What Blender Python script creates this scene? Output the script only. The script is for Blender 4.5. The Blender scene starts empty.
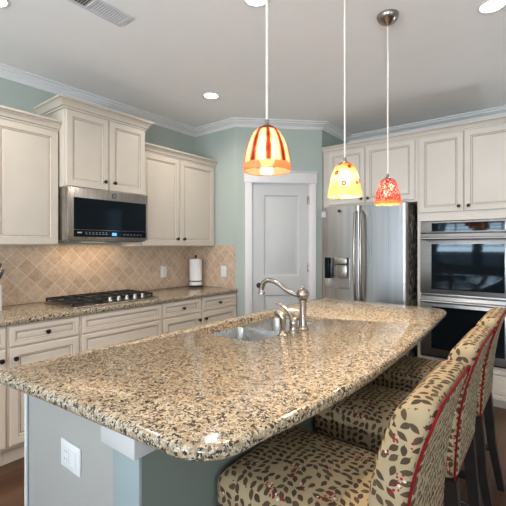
import bpy, bmesh, math, random
from mathutils import Vector, Matrix
random.seed(7)
S = bpy.context.scene
C = S.collection
PI = math.pi
rad = math.radians

# ---------------------------------------------------------------- camera
cd = bpy.data.cameras.new('camera')
cam = bpy.data.objects.new('camera', cd); C.objects.link(cam)
cam.location = (0, 0, 1.365); cam.rotation_euler = (rad(90), 0, rad(38))
cd.sensor_width = 36; cd.lens = 36 * 380 / 506; cd.shift_y = -7 / 506; cd.clip_start = 0.02
S.camera = cam
# ---------------------------------------------------------------- world, exposure
W = bpy.data.worlds.new('world'); S.world = W; W.use_nodes = True
bg = W.node_tree.nodes['Background']; bg.inputs[0].default_value = (0.62, 0.80, 1.0, 1); bg.inputs[1].default_value = 2.4
S.view_settings.view_transform = 'Standard'; S.view_settings.look = 'None'
S.view_settings.gamma = 1.0; S.view_settings.exposure = -0.08; S.view_settings.use_curve_mapping = False
CAN_W, CAN_COL = 7.0, (1.0, 0.91, 0.82)
DAY_W, DAY_COL = 150.0, (0.88, 0.94, 1.0)
BULB_E = 48.0
def area_light(name, loc, rot, sx, sy, power, col, parent=None, shape='RECTANGLE', spread=180):
    l = bpy.data.lights.new(name, 'AREA'); l.shape = shape; l.size = sx; l.size_y = sy
    l.energy = power; l.color = col; l.spread = rad(spread)
    o = bpy.data.objects.new(name, l); C.objects.link(o); o.location = loc; o.rotation_euler = rot
    if parent:
        o.parent = parent; o.location = Vector(loc) - root_loc(parent)
    return o
def root_loc(o):
    v = Vector((0, 0, 0))
    while o is not None:
        v = v + Vector(o.location); o = o.parent
    return v

# ---------------------------------------------------------------- materials
def mat(name):
    m = bpy.data.materials.new(name); m.use_nodes = True
    nt = m.node_tree; b = nt.nodes['Principled BSDF']
    return m, nt, b
def N(nt, t, **kw):
    n = nt.nodes.new(t)
    for k, v in kw.items(): setattr(n, k, v)
    return n
def L(nt, a, b): nt.links.new(a, b)
def math_node(nt, op, a, b=None, clamp=False):
    n = N(nt, 'ShaderNodeMath', operation=op); n.use_clamp = clamp
    for i, x in enumerate((a, b)):
        if x is None: continue
        if isinstance(x, (int, float)): n.inputs[i].default_value = x
        else: L(nt, x, n.inputs[i])
    return n.outputs[0]
def mixc(nt, fac, a, b, blend='MIX'):
    n = N(nt, 'ShaderNodeMix', data_type='RGBA', blend_type=blend)
    for i, x in ((0, fac), (6, a), (7, b)):
        if isinstance(x, (int, float)): n.inputs[i].default_value = x
        elif isinstance(x, tuple): n.inputs[i].default_value = (*x[:3], 1)
        else: L(nt, x, n.inputs[i])
    return n.outputs[2]
def ramp(nt, fac, stops, interp='LINEAR'):
    n = N(nt, 'ShaderNodeValToRGB'); n.color_ramp.interpolation = interp
    e = n.color_ramp.elements
    while len(e) < len(stops): e.new(0.5)
    for k, (p, c) in zip(e, stops): k.position = p; k.color = (*c, 1)
    L(nt, fac, n.inputs[0]); return n.outputs[0]
def coords(nt, kind='Object', scale=(1, 1, 1), rot=(0, 0, 0)):
    t = N(nt, 'ShaderNodeTexCoord'); m = N(nt, 'ShaderNodeMapping')
    m.inputs['Scale'].default_value = scale; m.inputs['Rotation'].default_value = rot
    L(nt, t.outputs[kind], m.inputs[0]); return m.outputs[0]
def geo_pos(nt, scale=(1, 1, 1), rot=(0, 0, 0)):
    t = N(nt, 'ShaderNodeNewGeometry'); m = N(nt, 'ShaderNodeMapping')
    m.inputs['Scale'].default_value = scale; m.inputs['Rotation'].default_value = rot
    L(nt, t.outputs['Position'], m.inputs[0]); return m.outputs[0]
def noise(nt, vec, scale, detail=3, rough=0.5):
    n = N(nt, 'ShaderNodeTexNoise'); n.inputs['Scale'].default_value = scale
    n.inputs['Detail'].default_value = detail; n.inputs['Roughness'].default_value = rough
    L(nt, vec, n.inputs['Vector']); return n
def voronoi(nt, vec, scale, feature='F1', rnd=1.0, dim='3D'):
    n = N(nt, 'ShaderNodeTexVoronoi', feature=feature, voronoi_dimensions=dim)
    n.inputs['Scale'].default_value = scale; n.inputs['Randomness'].default_value = rnd
    L(nt, vec, n.inputs['Vector']); return n
def bump(nt, b, h, strength=0.2, dist=0.002):
    n = N(nt, 'ShaderNodeBump'); n.inputs['Strength'].default_value = strength; n.inputs['Distance'].default_value = dist
    L(nt, h, n.inputs['Height']); L(nt, n.outputs[0], b.inputs['Normal'])
def plain(name, col, rough=0.5, metal=0.0, var=0.04, spec=0.5, scale=6):
    m, nt, b = mat(name)
    n = noise(nt, coords(nt), scale, 3)
    c = ramp(nt, n.outputs[0], [(0.3, tuple(x * (1 - var) for x in col)), (0.7, tuple(min(1, x * (1 + var)) for x in col))])
    L(nt, c, b.inputs['Base Color']); b.inputs['Roughness'].default_value = rough
    b.inputs['Metallic'].default_value = metal; b.inputs['Specular IOR Level'].default_value = spec
    return m
def emit(name, col, strength):
    m, nt, b = mat(name); b.inputs['Base Color'].default_value = (*col, 1)
    b.inputs['Emission Color'].default_value = (*col, 1); b.inputs['Emission Strength'].default_value = strength
    return m

M = {}
M['wall'] = plain('sage_wall_paint', (0.435, 0.485, 0.44), 0.75, var=0.015, spec=0.2)
M['ceiling'] = plain('ceiling_paint', (0.90, 0.88, 0.865), 0.85, var=0.01, spec=0.15)
M['white'] = plain('white_trim_paint', (0.75, 0.74, 0.735), 0.4, var=0.015)
M['doorwhite'] = plain('door_white_paint', (0.56, 0.56, 0.55), 0.45, var=0.015)
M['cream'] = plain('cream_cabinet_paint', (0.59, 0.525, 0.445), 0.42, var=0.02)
M['creambright'] = plain('brightened_base_cabinet_paint', (0.80, 0.69, 0.58), 0.42, var=0.02)  # same cream paint, with the missing aisle light put into the colour
M['glaze'] = plain('brown_glaze', (0.42, 0.345, 0.27), 0.5, var=0.15, scale=30)
M['creamback'] = plain('lightened_back_cabinet_paint', (0.68, 0.62, 0.55), 0.42, var=0.02)  # cream paint again, colour lightened to offset dimmer light at the back wall
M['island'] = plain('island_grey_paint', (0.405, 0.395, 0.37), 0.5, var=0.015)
M['islandshaded'] = plain('island_shaded_paint', (0.19, 0.22, 0.195), 0.5, var=0.015)  # same paint as the post, seat-side shade put into the colour
M['post'] = plain('island_post_lit_paint', (0.30, 0.355, 0.36), 0.5, var=0.015)  # lit copy of the island base paint, colour kept lighter
M['bronze'] = plain('oil_rubbed_bronze', (0.045, 0.032, 0.025), 0.35, 0.8)
M['black'] = plain('black_enamel', (0.012, 0.012, 0.013), 0.35)
M['blackglass'] = plain('black_glass', (0.006, 0.008, 0.011), 0.04, spec=0.16)
M['blackglass'].node_tree.nodes['Principled BSDF'].inputs['Specular Tint'].default_value = (0.65, 0.85, 1.0, 1)
M['grate'] = plain('cast_iron', (0.015, 0.015, 0.016), 0.55)
M['wooddark'] = plain('espresso_wood', (0.014, 0.010, 0.008), 0.35, var=0.3, scale=20)
M['plastic'] = plain('white_plastic', (0.78, 0.78, 0.77), 0.4, var=0.01)
M['slot'] = plain('slot_grey', (0.16, 0.16, 0.16), 0.6)
M['paper'] = plain('paper_towel', (0.82, 0.81, 0.79), 0.9, var=0.02, scale=60)
M['paperband'] = plain('paper_towel_print', (0.10, 0.12, 0.2), 0.9, var=0.4, scale=80)
M['blockwood'] = plain('knife_block_paint', (0.62, 0.60, 0.56), 0.5)
M['piping'] = plain('red_piping', (0.17, 0.008, 0.010), 0.8, var=0.15, spec=0.1, scale=90)
M['lens'] = emit('light_lens', (1.0, 0.90, 0.76), 7.0)
M['lamplens'] = emit('warm_lens', (1.0, 0.75, 0.45), 1.2)
M['cord'] = plain('clear_cord', (0.78, 0.72, 0.64), 0.35, var=0.01)
M['nickel'] = plain('brushed_nickel', (0.36, 0.315, 0.275), 0.26, 1.0, var=0.08, scale=40)
M['dispcyan'] = emit('lit_display', (0.10, 0.42, 0.75), 0.9)
M['ventwhite'] = plain('vent_white', (0.62, 0.62, 0.63), 0.5)
M['ventdark'] = plain('duct_dark', (0.05, 0.045, 0.045), 0.8)
M['emblem'] = plain('emblem_grey', (0.04, 0.04, 0.045), 0.3, 0.2)
M['lightgrey'] = plain('print_grey', (0.55, 0.56, 0.58), 0.5)
M['print'] = plain('key_print', (0.22, 0.23, 0.25), 0.5)
M['blind'] = plain('blind_slat', (0.55, 0.56, 0.58), 0.6)

def steel(name, col, rough=0.26, streak=(1, 1, 1), amt=0.08):
    m, nt, b = mat(name)
    n = noise(nt, coords(nt, 'Object', streak), 1.0, 3)
    c = ramp(nt, n.outputs[0], [(0.3, tuple(x * 0.9 for x in col)), (0.7, tuple(min(1, x * 1.08) for x in col))])
    L(nt, c, b.inputs['Base Color']); b.inputs['Metallic'].default_value = 1.0
    r = math_node(nt, 'MULTIPLY_ADD', n.outputs[0], amt); r.node.inputs[2].default_value = rough - amt / 2
    L(nt, r, b.inputs['Roughness'])
    return m
M['steel'] = steel('stainless_steel', (0.42, 0.39, 0.36), 0.28, (2, 400, 2))
M['ovensteel'] = steel('oven_steel', (0.33, 0.325, 0.32), 0.36, (2, 2, 300))
M['steelv'] = steel('stainless_door_steel', (0.50, 0.49, 0.48), 0.30, (30, 30, 0.5), 0.16)
b_ = M['steelv'].node_tree.nodes['Principled BSDF']; b_.inputs['Anisotropic'].default_value = 0.8; b_.inputs['Anisotropic Rotation'].default_value = 0.25
tg = N(M['steelv'].node_tree, 'ShaderNodeTangent', direction_type='RADIAL', axis='Z'); L(M['steelv'].node_tree, tg.outputs[0], b_.inputs['Tangent'])
M['sinksteel'] = steel('sink_steel', (0.55, 0.55, 0.55), 0.28, (20, 200, 20))

def m_fridge_side():
    m, nt, b = mat('dark_textured_fridge_side')
    v = voronoi(nt, coords(nt, 'Object', (30, 30, 22)), 1.0)
    c = ramp(nt, v.outputs['Distance'], [(0.2, (0.015, 0.014, 0.014)), (0.5, (0.10, 0.092, 0.082)), (0.75, (0.50, 0.46, 0.40))])
    L(nt, c, b.inputs['Base Color']); b.inputs['Roughness'].default_value = 0.35; b.inputs['Metallic'].default_value = 0.4
    bump(nt, b, v.outputs['Distance'], 0.3, 0.003)
    return m
M['fridgeside'] = m_fridge_side()

def m_granite():
    m, nt, b = mat('speckled_tan_granite')
    p = geo_pos(nt)
    nd = noise(nt, p, 55, 2)
    d = N(nt, 'ShaderNodeVectorMath', operation='MULTIPLY_ADD')
    L(nt, nd.outputs['Color'], d.inputs[0]); d.inputs[1].default_value = (0.010, 0.010, 0.010); L(nt, p, d.inputs[2])
    v = voronoi(nt, d.outputs[0], 118)
    sep = N(nt, 'ShaderNodeSeparateColor'); L(nt, v.outputs['Color'], sep.inputs[0])
    big = noise(nt, p, 26, 3, 0.6)
    val = math_node(nt, 'MULTIPLY_ADD', big.outputs[0], 0.85); val.node.inputs[2].default_value = -0.42
    f = math_node(nt, 'ADD', sep.outputs[0], val)
    col = ramp(nt, f, [(0.0, (0.045, 0.036, 0.028)), (0.13, (0.14, 0.10, 0.066)), (0.23, (0.28, 0.24, 0.19)),
                       (0.33, (0.31, 0.225, 0.135)), (0.48, (0.40, 0.315, 0.21)), (0.70, (0.51, 0.43, 0.32)), (0.84, (0.38, 0.28, 0.17))], 'CONSTANT')
    v2 = voronoi(nt, d.outputs[0], 230)
    sep2 = N(nt, 'ShaderNodeSeparateColor'); L(nt, v2.outputs['Color'], sep2.inputs[0])
    sp = math_node(nt, 'LESS_THAN', sep2.outputs[1], 0.10)
    col = mixc(nt, sp, col, (0.05, 0.04, 0.032))
    sp2 = math_node(nt, 'GREATER_THAN', sep2.outputs[2], 0.88)
    col = mixc(nt, sp2, col, (0.56, 0.50, 0.41))
    L(nt, col, b.inputs['Base Color']); b.inputs['Roughness'].default_value = 0.13
    b.inputs['Specular IOR Level'].default_value = 0.42
    return m
M['granite'] = m_granite()

def m_tile():
    m, nt, b = mat('tumbled_travertine_tile')
    t = N(nt, 'ShaderNodeUVMap'); mp = N(nt, 'ShaderNodeMapping'); L(nt, t.outputs[0], mp.inputs[0])
    mp.inputs['Rotation'].default_value = (0, 0, rad(45)); mp.inputs['Scale'].default_value = (1, 1, 1)
    br = N(nt, 'ShaderNodeTexBrick'); br.offset = 0; br.squash = 1
    L(nt, mp.outputs[0], br.inputs['Vector'])
    br.inputs['Scale'].default_value = 1; br.inputs['Brick Width'].default_value = 0.1; br.inputs['Row Height'].default_value = 0.1
    br.inputs['Mortar Size'].default_value = 0.003; br.inputs['Mortar Smooth'].default_value = 0.3; br.inputs['Bias'].default_value = 0
    br.inputs['Color1'].default_value = (0, 0, 0, 1); br.inputs['Color2'].default_value = (1, 1, 1, 1); br.inputs['Mortar'].default_value = (0.5, 0.5, 0.5, 1)
    tile = ramp(nt, br.outputs['Color'], [(0, (0.42, 0.26, 0.16)), (0.22, (0.53, 0.37, 0.255)), (0.6, (0.60, 0.43, 0.31)), (1, (0.70, 0.55, 0.43))])
    n = noise(nt, geo_pos(nt), 28, 5, 0.65)
    n2 = noise(nt, geo_pos(nt), 9, 3, 0.6)
    tile = mixc(nt, 0.58, tile, ramp(nt, n.outputs[0], [(0.3, (0.33, 0.22, 0.14)), (0.5, (0.55, 0.41, 0.29)), (0.7, (0.70, 0.57, 0.44))]))
    tile = mixc(nt, 0.25, tile, ramp(nt, n2.outputs[0], [(0.3, (0.40, 0.26, 0.15)), (0.7, (0.66, 0.52, 0.40))]))
    col = mixc(nt, br.outputs['Fac'], tile, (0.70, 0.59, 0.48))
    L(nt, col, b.inputs['Base Color']); b.inputs['Roughness'].default_value = 0.55
    h = math_node(nt, 'SUBTRACT', n.outputs[0], br.outputs['Fac'])
    bump(nt, b, h, 0.35, 0.003)
    return m
M['tile'] = m_tile()

def m_floor():
    m, nt, b = mat('hardwood_planks')
    v = geo_pos(nt, rot=(0, 0, rad(90)))
    br = N(nt, 'ShaderNodeTexBrick'); br.offset = 0.37
    L(nt, v, br.inputs['Vector']); br.inputs['Scale'].default_value = 1
    br.inputs['Brick Width'].default_value = 1.3; br.inputs['Row Height'].default_value = 0.095; br.inputs['Mortar Size'].default_value = 0.0016
    br.inputs['Color1'].default_value = (0, 0, 0, 1); br.inputs['Color2'].default_value = (1, 1, 1, 1); br.inputs['Mortar'].default_value = (0, 0, 0, 1)
    base = ramp(nt, br.outputs['Color'], [(0, (0.07, 0.030, 0.015)), (1, (0.135, 0.062, 0.031))])
    n = noise(nt, geo_pos(nt, (30, 1.8, 30)), 1.0, 5, 0.6)
    base = mixc(nt, 0.5, base, ramp(nt, n.outputs[0], [(0.3, (0.05, 0.021, 0.011)), (0.7, (0.155, 0.073, 0.038))]))
    base = mixc(nt, br.outputs['Fac'], base, (0.03, 0.015, 0.01))
    L(nt, base, b.inputs['Base Color']); b.inputs['Roughness'].default_value = 0.3
    return m
M['floor'] = m_floor()

def m_fabric():
    m, nt, b = mat('leaf_print_upholstery')
    t = N(nt, 'ShaderNodeUVMap')
    uvn = noise(nt, t.outputs[0], 12, 1)
    def leaf_layer(cell, rnd, off, length, width, keep):
        mp = N(nt, 'ShaderNodeMapping'); L(nt, t.outputs[0], mp.inputs[0])
        mp.inputs['Scale'].default_value = (1 / cell,) * 3; mp.inputs['Location'].default_value = (off, off * 1.7, 0)
        v = voronoi(nt, mp.outputs[0], 1.0, rnd=rnd, dim='2D')
        s = N(nt, 'ShaderNodeVectorMath', operation='SUBTRACT'); L(nt, mp.outputs[0], s.inputs[0]); L(nt, v.outputs['Position'], s.inputs[1])
        sc = N(nt, 'ShaderNodeSeparateColor'); L(nt, v.outputs['Color'], sc.inputs[0])
        ang = math_node(nt, 'MULTIPLY_ADD', sc.outputs[0], 3.2); ang.node.inputs[2].default_value = 0.2
        r = N(nt, 'ShaderNodeVectorRotate', rotation_type='Z_AXIS'); L(nt, s.outputs[0], r.inputs['Vector']); L(nt, ang, r.inputs['Angle'])
        sx = N(nt, 'ShaderNodeSeparateXYZ'); L(nt, r.outputs[0], sx.inputs[0])
        u = math_node(nt, 'DIVIDE', sx.outputs[0], length)
        uu = math_node(nt, 'MULTIPLY', u, u)
        w = math_node(nt, 'SUBTRACT', 1.0, uu)
        skew = math_node(nt, 'MULTIPLY_ADD', u, -0.25); skew.node.inputs[2].default_value = 1.0
        w = math_node(nt, 'MULTIPLY', math_node(nt, 'MULTIPLY', w, skew), width)
        inside = math_node(nt, 'GREATER_THAN', w, math_node(nt, 'ABSOLUTE', sx.outputs[1]))
        k = math_node(nt, 'GREATER_THAN', sc.outputs[1], keep)
        inside = math_node(nt, 'MULTIPLY', inside, k)
        # stem: a thin line along the leaf's axis, longer than the leaf
        st = math_node(nt, 'LESS_THAN', math_node(nt, 'ABSOLUTE', sx.outputs[1]), 0.034)
        st = math_node(nt, 'MULTIPLY', st, math_node(nt, 'LESS_THAN', sx.outputs[0], 0.0))
        return inside, math_node(nt, 'MULTIPLY', st, k), sc
    l1, s1, c1 = leaf_layer(0.0255, 0.40, 0.0, 0.55, 0.285, 0.06)
    base = mixc(nt, uvn.outputs[0], (0.345, 0.26, 0.15), (0.425, 0.33, 0.20))
    col = mixc(nt, s1, base, (0.13, 0.095, 0.06))
    leafc = mixc(nt, c1.outputs[2], (0.060, 0.040, 0.025), (0.100, 0.069, 0.042))
    col = mixc(nt, l1, col, leafc)
    # berries in clusters
    mp = N(nt, 'ShaderNodeMapping'); L(nt, t.outputs[0], mp.inputs[0]); mp.inputs['Scale'].default_value = (95, 95, 95)
    vb = voronoi(nt, mp.outputs[0], 1.0, rnd=0.7, dim='2D')
    dot = math_node(nt, 'LESS_THAN', vb.outputs['Distance'], 0.31)
    cl = noise(nt, t.outputs[0], 16, 1)
    on = math_node(nt, 'GREATER_THAN', cl.outputs[0], 0.635)
    dot = math_node(nt, 'MULTIPLY', dot, on)
    scb = N(nt, 'ShaderNodeSeparateColor'); L(nt, vb.outputs['Color'], scb.inputs[0])
    bc = mixc(nt, math_node(nt, 'GREATER_THAN', scb.outputs[0], 0.82), (0.25, 0.015, 0.022), (0.66, 0.60, 0.52))
    col = mixc(nt, dot, col, bc)
    L(nt, col, b.inputs['Base Color']); b.inputs['Roughness'].default_value = 0.85; b.inputs['Specular IOR Level'].default_value = 0.15
    wv = noise(nt, t.outputs[0], 900, 1); bump(nt, b, wv.outputs[0], 0.15, 0.0006)
    return m
M['fabric'] = m_fabric()

def m_shade(name, kind):
    m, nt, b = mat(name); nt.nodes.remove(b)
    out = nt.nodes['Material Output']
    t = N(nt, 'ShaderNodeTexCoord'); sx = N(nt, 'ShaderNodeSeparateXYZ'); L(nt, t.outputs['Object'], sx.inputs[0])
    x, y, z = sx.outputs
    if kind == 'stripe':
        a = math_node(nt, 'ARCTAN2', y, x)
        s = math_node(nt, 'SINE', math_node(nt, 'MULTIPLY', a, 9.0))
        n = noise(nt, t.outputs['Object'], 25, 2)
        s = math_node(nt, 'ADD', s, math_node(nt, 'MULTIPLY_ADD', n.outputs[0], 1.0)); s.node.inputs[1].links[0].from_node.inputs[2].default_value = -0.5
        col = ramp(nt, math_node(nt, 'MULTIPLY_ADD', s, 0.5), [(0.0, (0.20, 0.045, 0.025)), (0.16, (0.42, 0.10, 0.04)), (0.34, (0.86, 0.42, 0.22)), (0.8, (0.95, 0.70, 0.47))])
        nt.nodes  # keep order
        col.node.inputs[0].links[0].from_node.inputs[2].default_value = 0.5
        rim = math_node(nt, 'LESS_THAN', z, 0.026)
        col = mixc(nt, rim, col, (0.85, 0.36, 0.20))
        top = math_node(nt, 'GREATER_THAN', z, 0.140)
        col = mixc(nt, top, col, (0.30, 0.09, 0.03))
    elif kind == 'spot':
        v = voronoi(nt, t.outputs['Object'], 24, rnd=0.9)
        sc = N(nt, 'ShaderNodeSeparateColor'); L(nt, v.outputs['Color'], sc.inputs[0])
        n = noise(nt, t.outputs['Object'], 18, 2)
        base = ramp(nt, math_node(nt, 'ADD', math_node(nt, 'MULTIPLY', z, 4.2), math_node(nt, 'MULTIPLY', n.outputs[0], 0.35)),
                    [(0.30, (0.85, 0.60, 0.28)), (0.42, (0.90, 0.76, 0.52)), (0.60, (0.90, 0.76, 0.50)), (0.85, (0.75, 0.42, 0.10))])
        ring = math_node(nt, 'LESS_THAN', v.outputs['Distance'], 0.30)
        ring = math_node(nt, 'MULTIPLY', ring, math_node(nt, 'GREATER_THAN', sc.outputs[0], 0.45))
        col = mixc(nt, ring, base, (0.42, 0.05, 0.03))
        core = math_node(nt, 'LESS_THAN', v.outputs['Distance'], 0.13)
        core = math_node(nt, 'MULTIPLY', core, math_node(nt, 'GREATER_THAN', sc.outputs[0], 0.45))
        col = mixc(nt, core, col, (0.65, 0.62, 0.42))
    else:
        v = voronoi(nt, t.outputs['Object'], 260, rnd=1.0)
        sc = N(nt, 'ShaderNodeSeparateColor'); L(nt, v.outputs['Color'], sc.inputs[0])
        f = math_node(nt, 'ADD', sc.outputs[0], math_node(nt, 'MULTIPLY', z, -1.2))
        col = ramp(nt, f, [(0.0, (0.42, 0.03, 0.03)), (0.36, (0.65, 0.10, 0.08)), (0.52, (0.95, 0.78, 0.68)), (0.80, (0.70, 0.22, 0.15))], 'CONSTANT')
        col = mixc(nt, math_node(nt, 'LESS_THAN', z, 0.02), col, (0.75, 0.26, 0.12))
    tr = N(nt, 'ShaderNodeBsdfTranslucent'); L(nt, col, tr.inputs[0])
    df = N(nt, 'ShaderNodeBsdfDiffuse'); L(nt, col, df.inputs[0])
    tp = N(nt, 'ShaderNodeBsdfTransparent'); L(nt, col, tp.inputs[0])
    gl = N(nt, 'ShaderNodeBsdfGlossy'); gl.inputs['Roughness'].default_value = 0.08
    m1 = N(nt, 'ShaderNodeMixShader'); m1.inputs[0].default_value = 0.5; L(nt, tr.outputs[0], m1.inputs[1]); L(nt, df.outputs[0], m1.inputs[2])
    m2 = N(nt, 'ShaderNodeMixShader'); m2.inputs[0].default_value = 0.45; L(nt, m1.outputs[0], m2.inputs[1]); L(nt, tp.outputs[0], m2.inputs[2])
    m3 = N(nt, 'ShaderNodeMixShader'); m3.inputs[0].default_value = 0.05; L(nt, m2.outputs[0], m3.inputs[1]); L(nt, gl.outputs[0], m3.inputs[2])
    L(nt, m3.outputs[0], out.inputs[0])
    return m
M['shade_stripe'] = m_shade('amber_striped_glass', 'stripe')
M['shade_spot'] = m_shade('yellow_spotted_glass', 'spot')
M['shade_speck'] = m_shade('red_speckled_glass', 'speck')
M['bulb'] = emit('lit_bulb', (1.0, 0.86, 0.68), BULB_E)

# ---------------------------------------------------------------- mesh helpers
def V(*a): return Vector(a)
def box(bm, a, b, mi=0, bev=0.0, seg=2):
    x0, y0, z0 = a; x1, y1, z1 = b
    x0, x1 = min(x0, x1), max(x0, x1); y0, y1 = min(y0, y1), max(y0, y1); z0, z1 = min(z0, z1), max(z0, z1)
    vs = [bm.verts.new(p) for p in ((x0, y0, z0), (x1, y0, z0), (x1, y1, z0), (x0, y1, z0), (x0, y0, z1), (x1, y0, z1), (x1, y1, z1), (x0, y1, z1))]
    fs = [bm.faces.new([vs[i] for i in q]) for q in ((3, 2, 1, 0), (4, 5, 6, 7), (0, 1, 5, 4), (1, 2, 6, 5), (2, 3, 7, 6), (3, 0, 4, 7))]
    for f in fs: f.material_index = mi
    if bev > 0:
        es = list({e for f in fs for e in f.edges})
        r = bmesh.ops.bevel(bm, geom=es, offset=bev, segments=seg, affect='EDGES', profile=0.5)
        for f in r['faces']: f.material_index = mi
    return vs
def obox(bm, O, U, Vv, Wv, a, b, mi=0, bev=0.0, seg=2):
    """box in a frame: O + U*u + V*v + W*w"""
    t = bmesh.new(); box(t, a, b, mi, bev, seg)
    T = Matrix((( U[0], Vv[0], Wv[0], O[0]), (U[1], Vv[1], Wv[1], O[1]), (U[2], Vv[2], Wv[2], O[2]), (0, 0, 0, 1)))
    t.transform(T); merge(bm, t)
def merge(bm, t):
    me = bpy.data.meshes.new('tmp'); t.to_mesh(me); t.free(); bm.from_mesh(me); bpy.data.meshes.remove(me)
def loft(bm, rings, mi=0, cap0=True, cap1=True, closed=True, mis=None, smooth=False):
    R = [[bm.verts.new(p) for p in r] for r in rings]
    n = len(R[0])
    for k in range(len(R) - 1):
        for i in range(n if closed else n - 1):
            j = (i + 1) % n
            f = bm.faces.new((R[k][i], R[k][j], R[k + 1][j], R[k + 1][i]))
            f.material_index = mis[k] if mis else mi; f.smooth = smooth
    if cap0: f = bm.faces.new(R[0][::-1]); f.material_index = mis[0] if mis else mi
    if cap1: f = bm.faces.new(R[-1]); f.material_index = mis[-1] if mis else mi
    return R
def lathe(bm, prof, c, axis='Z', n=24, mi=0, cap0=True, cap1=True, smooth=True, U=None, Vv=None, Wv=None):
    """prof = (radius, height) along the axis"""
    if axis == 'Z': U, Vv, Wv = V(1, 0, 0), V(0, 1, 0), V(0, 0, 1)
    if axis == 'X': U, Vv, Wv = V(0, 1, 0), V(0, 0, 1), V(1, 0, 0)
    if axis == '-Y': U, Vv, Wv = V(1, 0, 0), V(0, 0, 1), V(0, -1, 0)
    c = Vector(c)
    rings = [[c + U * (r * math.cos(2 * PI * i / n)) + Vv * (r * math.sin(2 * PI * i / n)) + Wv * h for i in range(n)] for r, h in prof]
    loft(bm, rings, mi, cap0, cap1, smooth=smooth)
def tube(bm, pts, r, n=10, mi=0, smooth=True):
    pts = [Vector(p) for p in pts]
    rs = r if isinstance(r, (list, tuple)) else [r] * len(pts)
    t0 = (pts[1] - pts[0]).normalized()
    ref = V(0, 0, 1) if abs(t0.z) < 0.9 else V(1, 0, 0)
    u = t0.cross(ref).normalized(); rings = []
    for i, p in enumerate(pts):
        t = (pts[min(i + 1, len(pts) - 1)] - pts[max(i - 1, 0)]).normalized()
        u = (u - t * u.dot(t)).normalized(); w = t.cross(u)
        rings.append([p + (u * math.cos(2 * PI * k / n) + w * math.sin(2 * PI * k / n)) * rs[i] for k in range(n)])
    loft(bm, rings, mi, smooth=smooth)
def spline(pts, n=8):
    pts = [Vector(p) for p in pts]; out = []
    P = [pts[0] * 2 - pts[1]] + pts + [pts[-1] * 2 - pts[-2]]
    for i in range(1, len(P) - 2):
        for k in range(n):
            t = k / n; a, b, c, d = P[i - 1], P[i], P[i + 1], P[i + 2]
            out.append(0.5 * (2 * b + (c - a) * t + (2 * a - 5 * b + 4 * c - d) * t * t + (3 * b - a - 3 * c + d) * t ** 3))
    out.append(pts[-1]); return out
def sweep(bm, path, prof, mi=0, mis=None):
    """profile (offset to the right of the path, z) swept along a 2D path with mitred corners"""
    path = [Vector((p[0], p[1])) for p in path]; rings = []
    for i, p in enumerate(path):
        ds = []
        if i > 0: ds.append((p - path[i - 1]).normalized())
        if i < len(path) - 1: ds.append((path[i + 1] - p).normalized())
        ns = [Vector((d.y, -d.x)) for d in ds]
        n = ns[0] if len(ns) == 1 else (ns[0] + ns[1]) / (1 + ns[0].dot(ns[1]))
        rings.append([V(p.x + n.x * o, p.y + n.y * o, z) for o, z in prof])
    R = [[bm.verts.new(q) for q in r] for r in rings]; m = len(prof)
    for k in range(len(R) - 1):
        for i in range(m):
            j = (i + 1) % m
            f = bm.faces.new((R[k][i], R[k][j], R[k + 1][j], R[k + 1][i])); f.material_index = mis[i] if mis else mi
    bm.faces.new(R[0][::-1]); bm.faces.new(R[-1])
def rrect(x0, y0, x1, y1, r, n=5):
    out = []
    for cx, cy, a in ((x1 - r, y1 - r, 0), (x0 + r, y1 - r, 90), (x0 + r, y0 + r, 180), (x1 - r, y0 + r, 270)):
        for k in range(n + 1):
            t = rad(a + 90 * k / n); out.append((cx + r * math.cos(t), cy + r * math.sin(t)))
    return out
def inset(poly, d):
    out = []; n = len(poly)
    for i in range(n):
        a, b, c = Vector(poly[i - 1]), Vector(poly[i]), Vector(poly[(i + 1) % n])
        d1, d2 = (b - a), (c - b)
        if d1.length < 1e-6: d1 = d2
        if d2.length < 1e-6: d2 = d1
        d1.normalize(); d2.normalize()
        n1, n2 = Vector((-d1.y, d1.x)), Vector((-d2.y, d2.x))
        q = (n1 + n2) / max(0.3, 1 + n1.dot(n2)); out.append((b.x + q.x * d, b.y + q.y * d))
    return out
def slab(bm, poly, z0, z1, r, n=4, mi=0):
    """counter-clockwise outline with a rounded edge"""
    rings = []
    for k in range(n + 1):
        t = PI / 2 * k / n; rings.append([V(x, y, z0 + r * (1 - math.sin(t))) for x, y in inset(poly, r * (1 - math.cos(t)))][:]) if False else None
        d = r * (1 - math.sin(t)); zz = z0 + r * (1 - math.cos(t))
        rings.append([V(x, y, zz) for x, y in inset(poly, d)])
    for k in range(n + 1):
        t = PI / 2 * k / n
        d = r * (1 - math.cos(t)); zz = z1 - r + r * math.sin(t)
        rings.append([V(x, y, zz) for x, y in inset(poly, d)])
    rings = [r_ for r_ in rings if r_]
    loft(bm, rings, mi)
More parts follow.
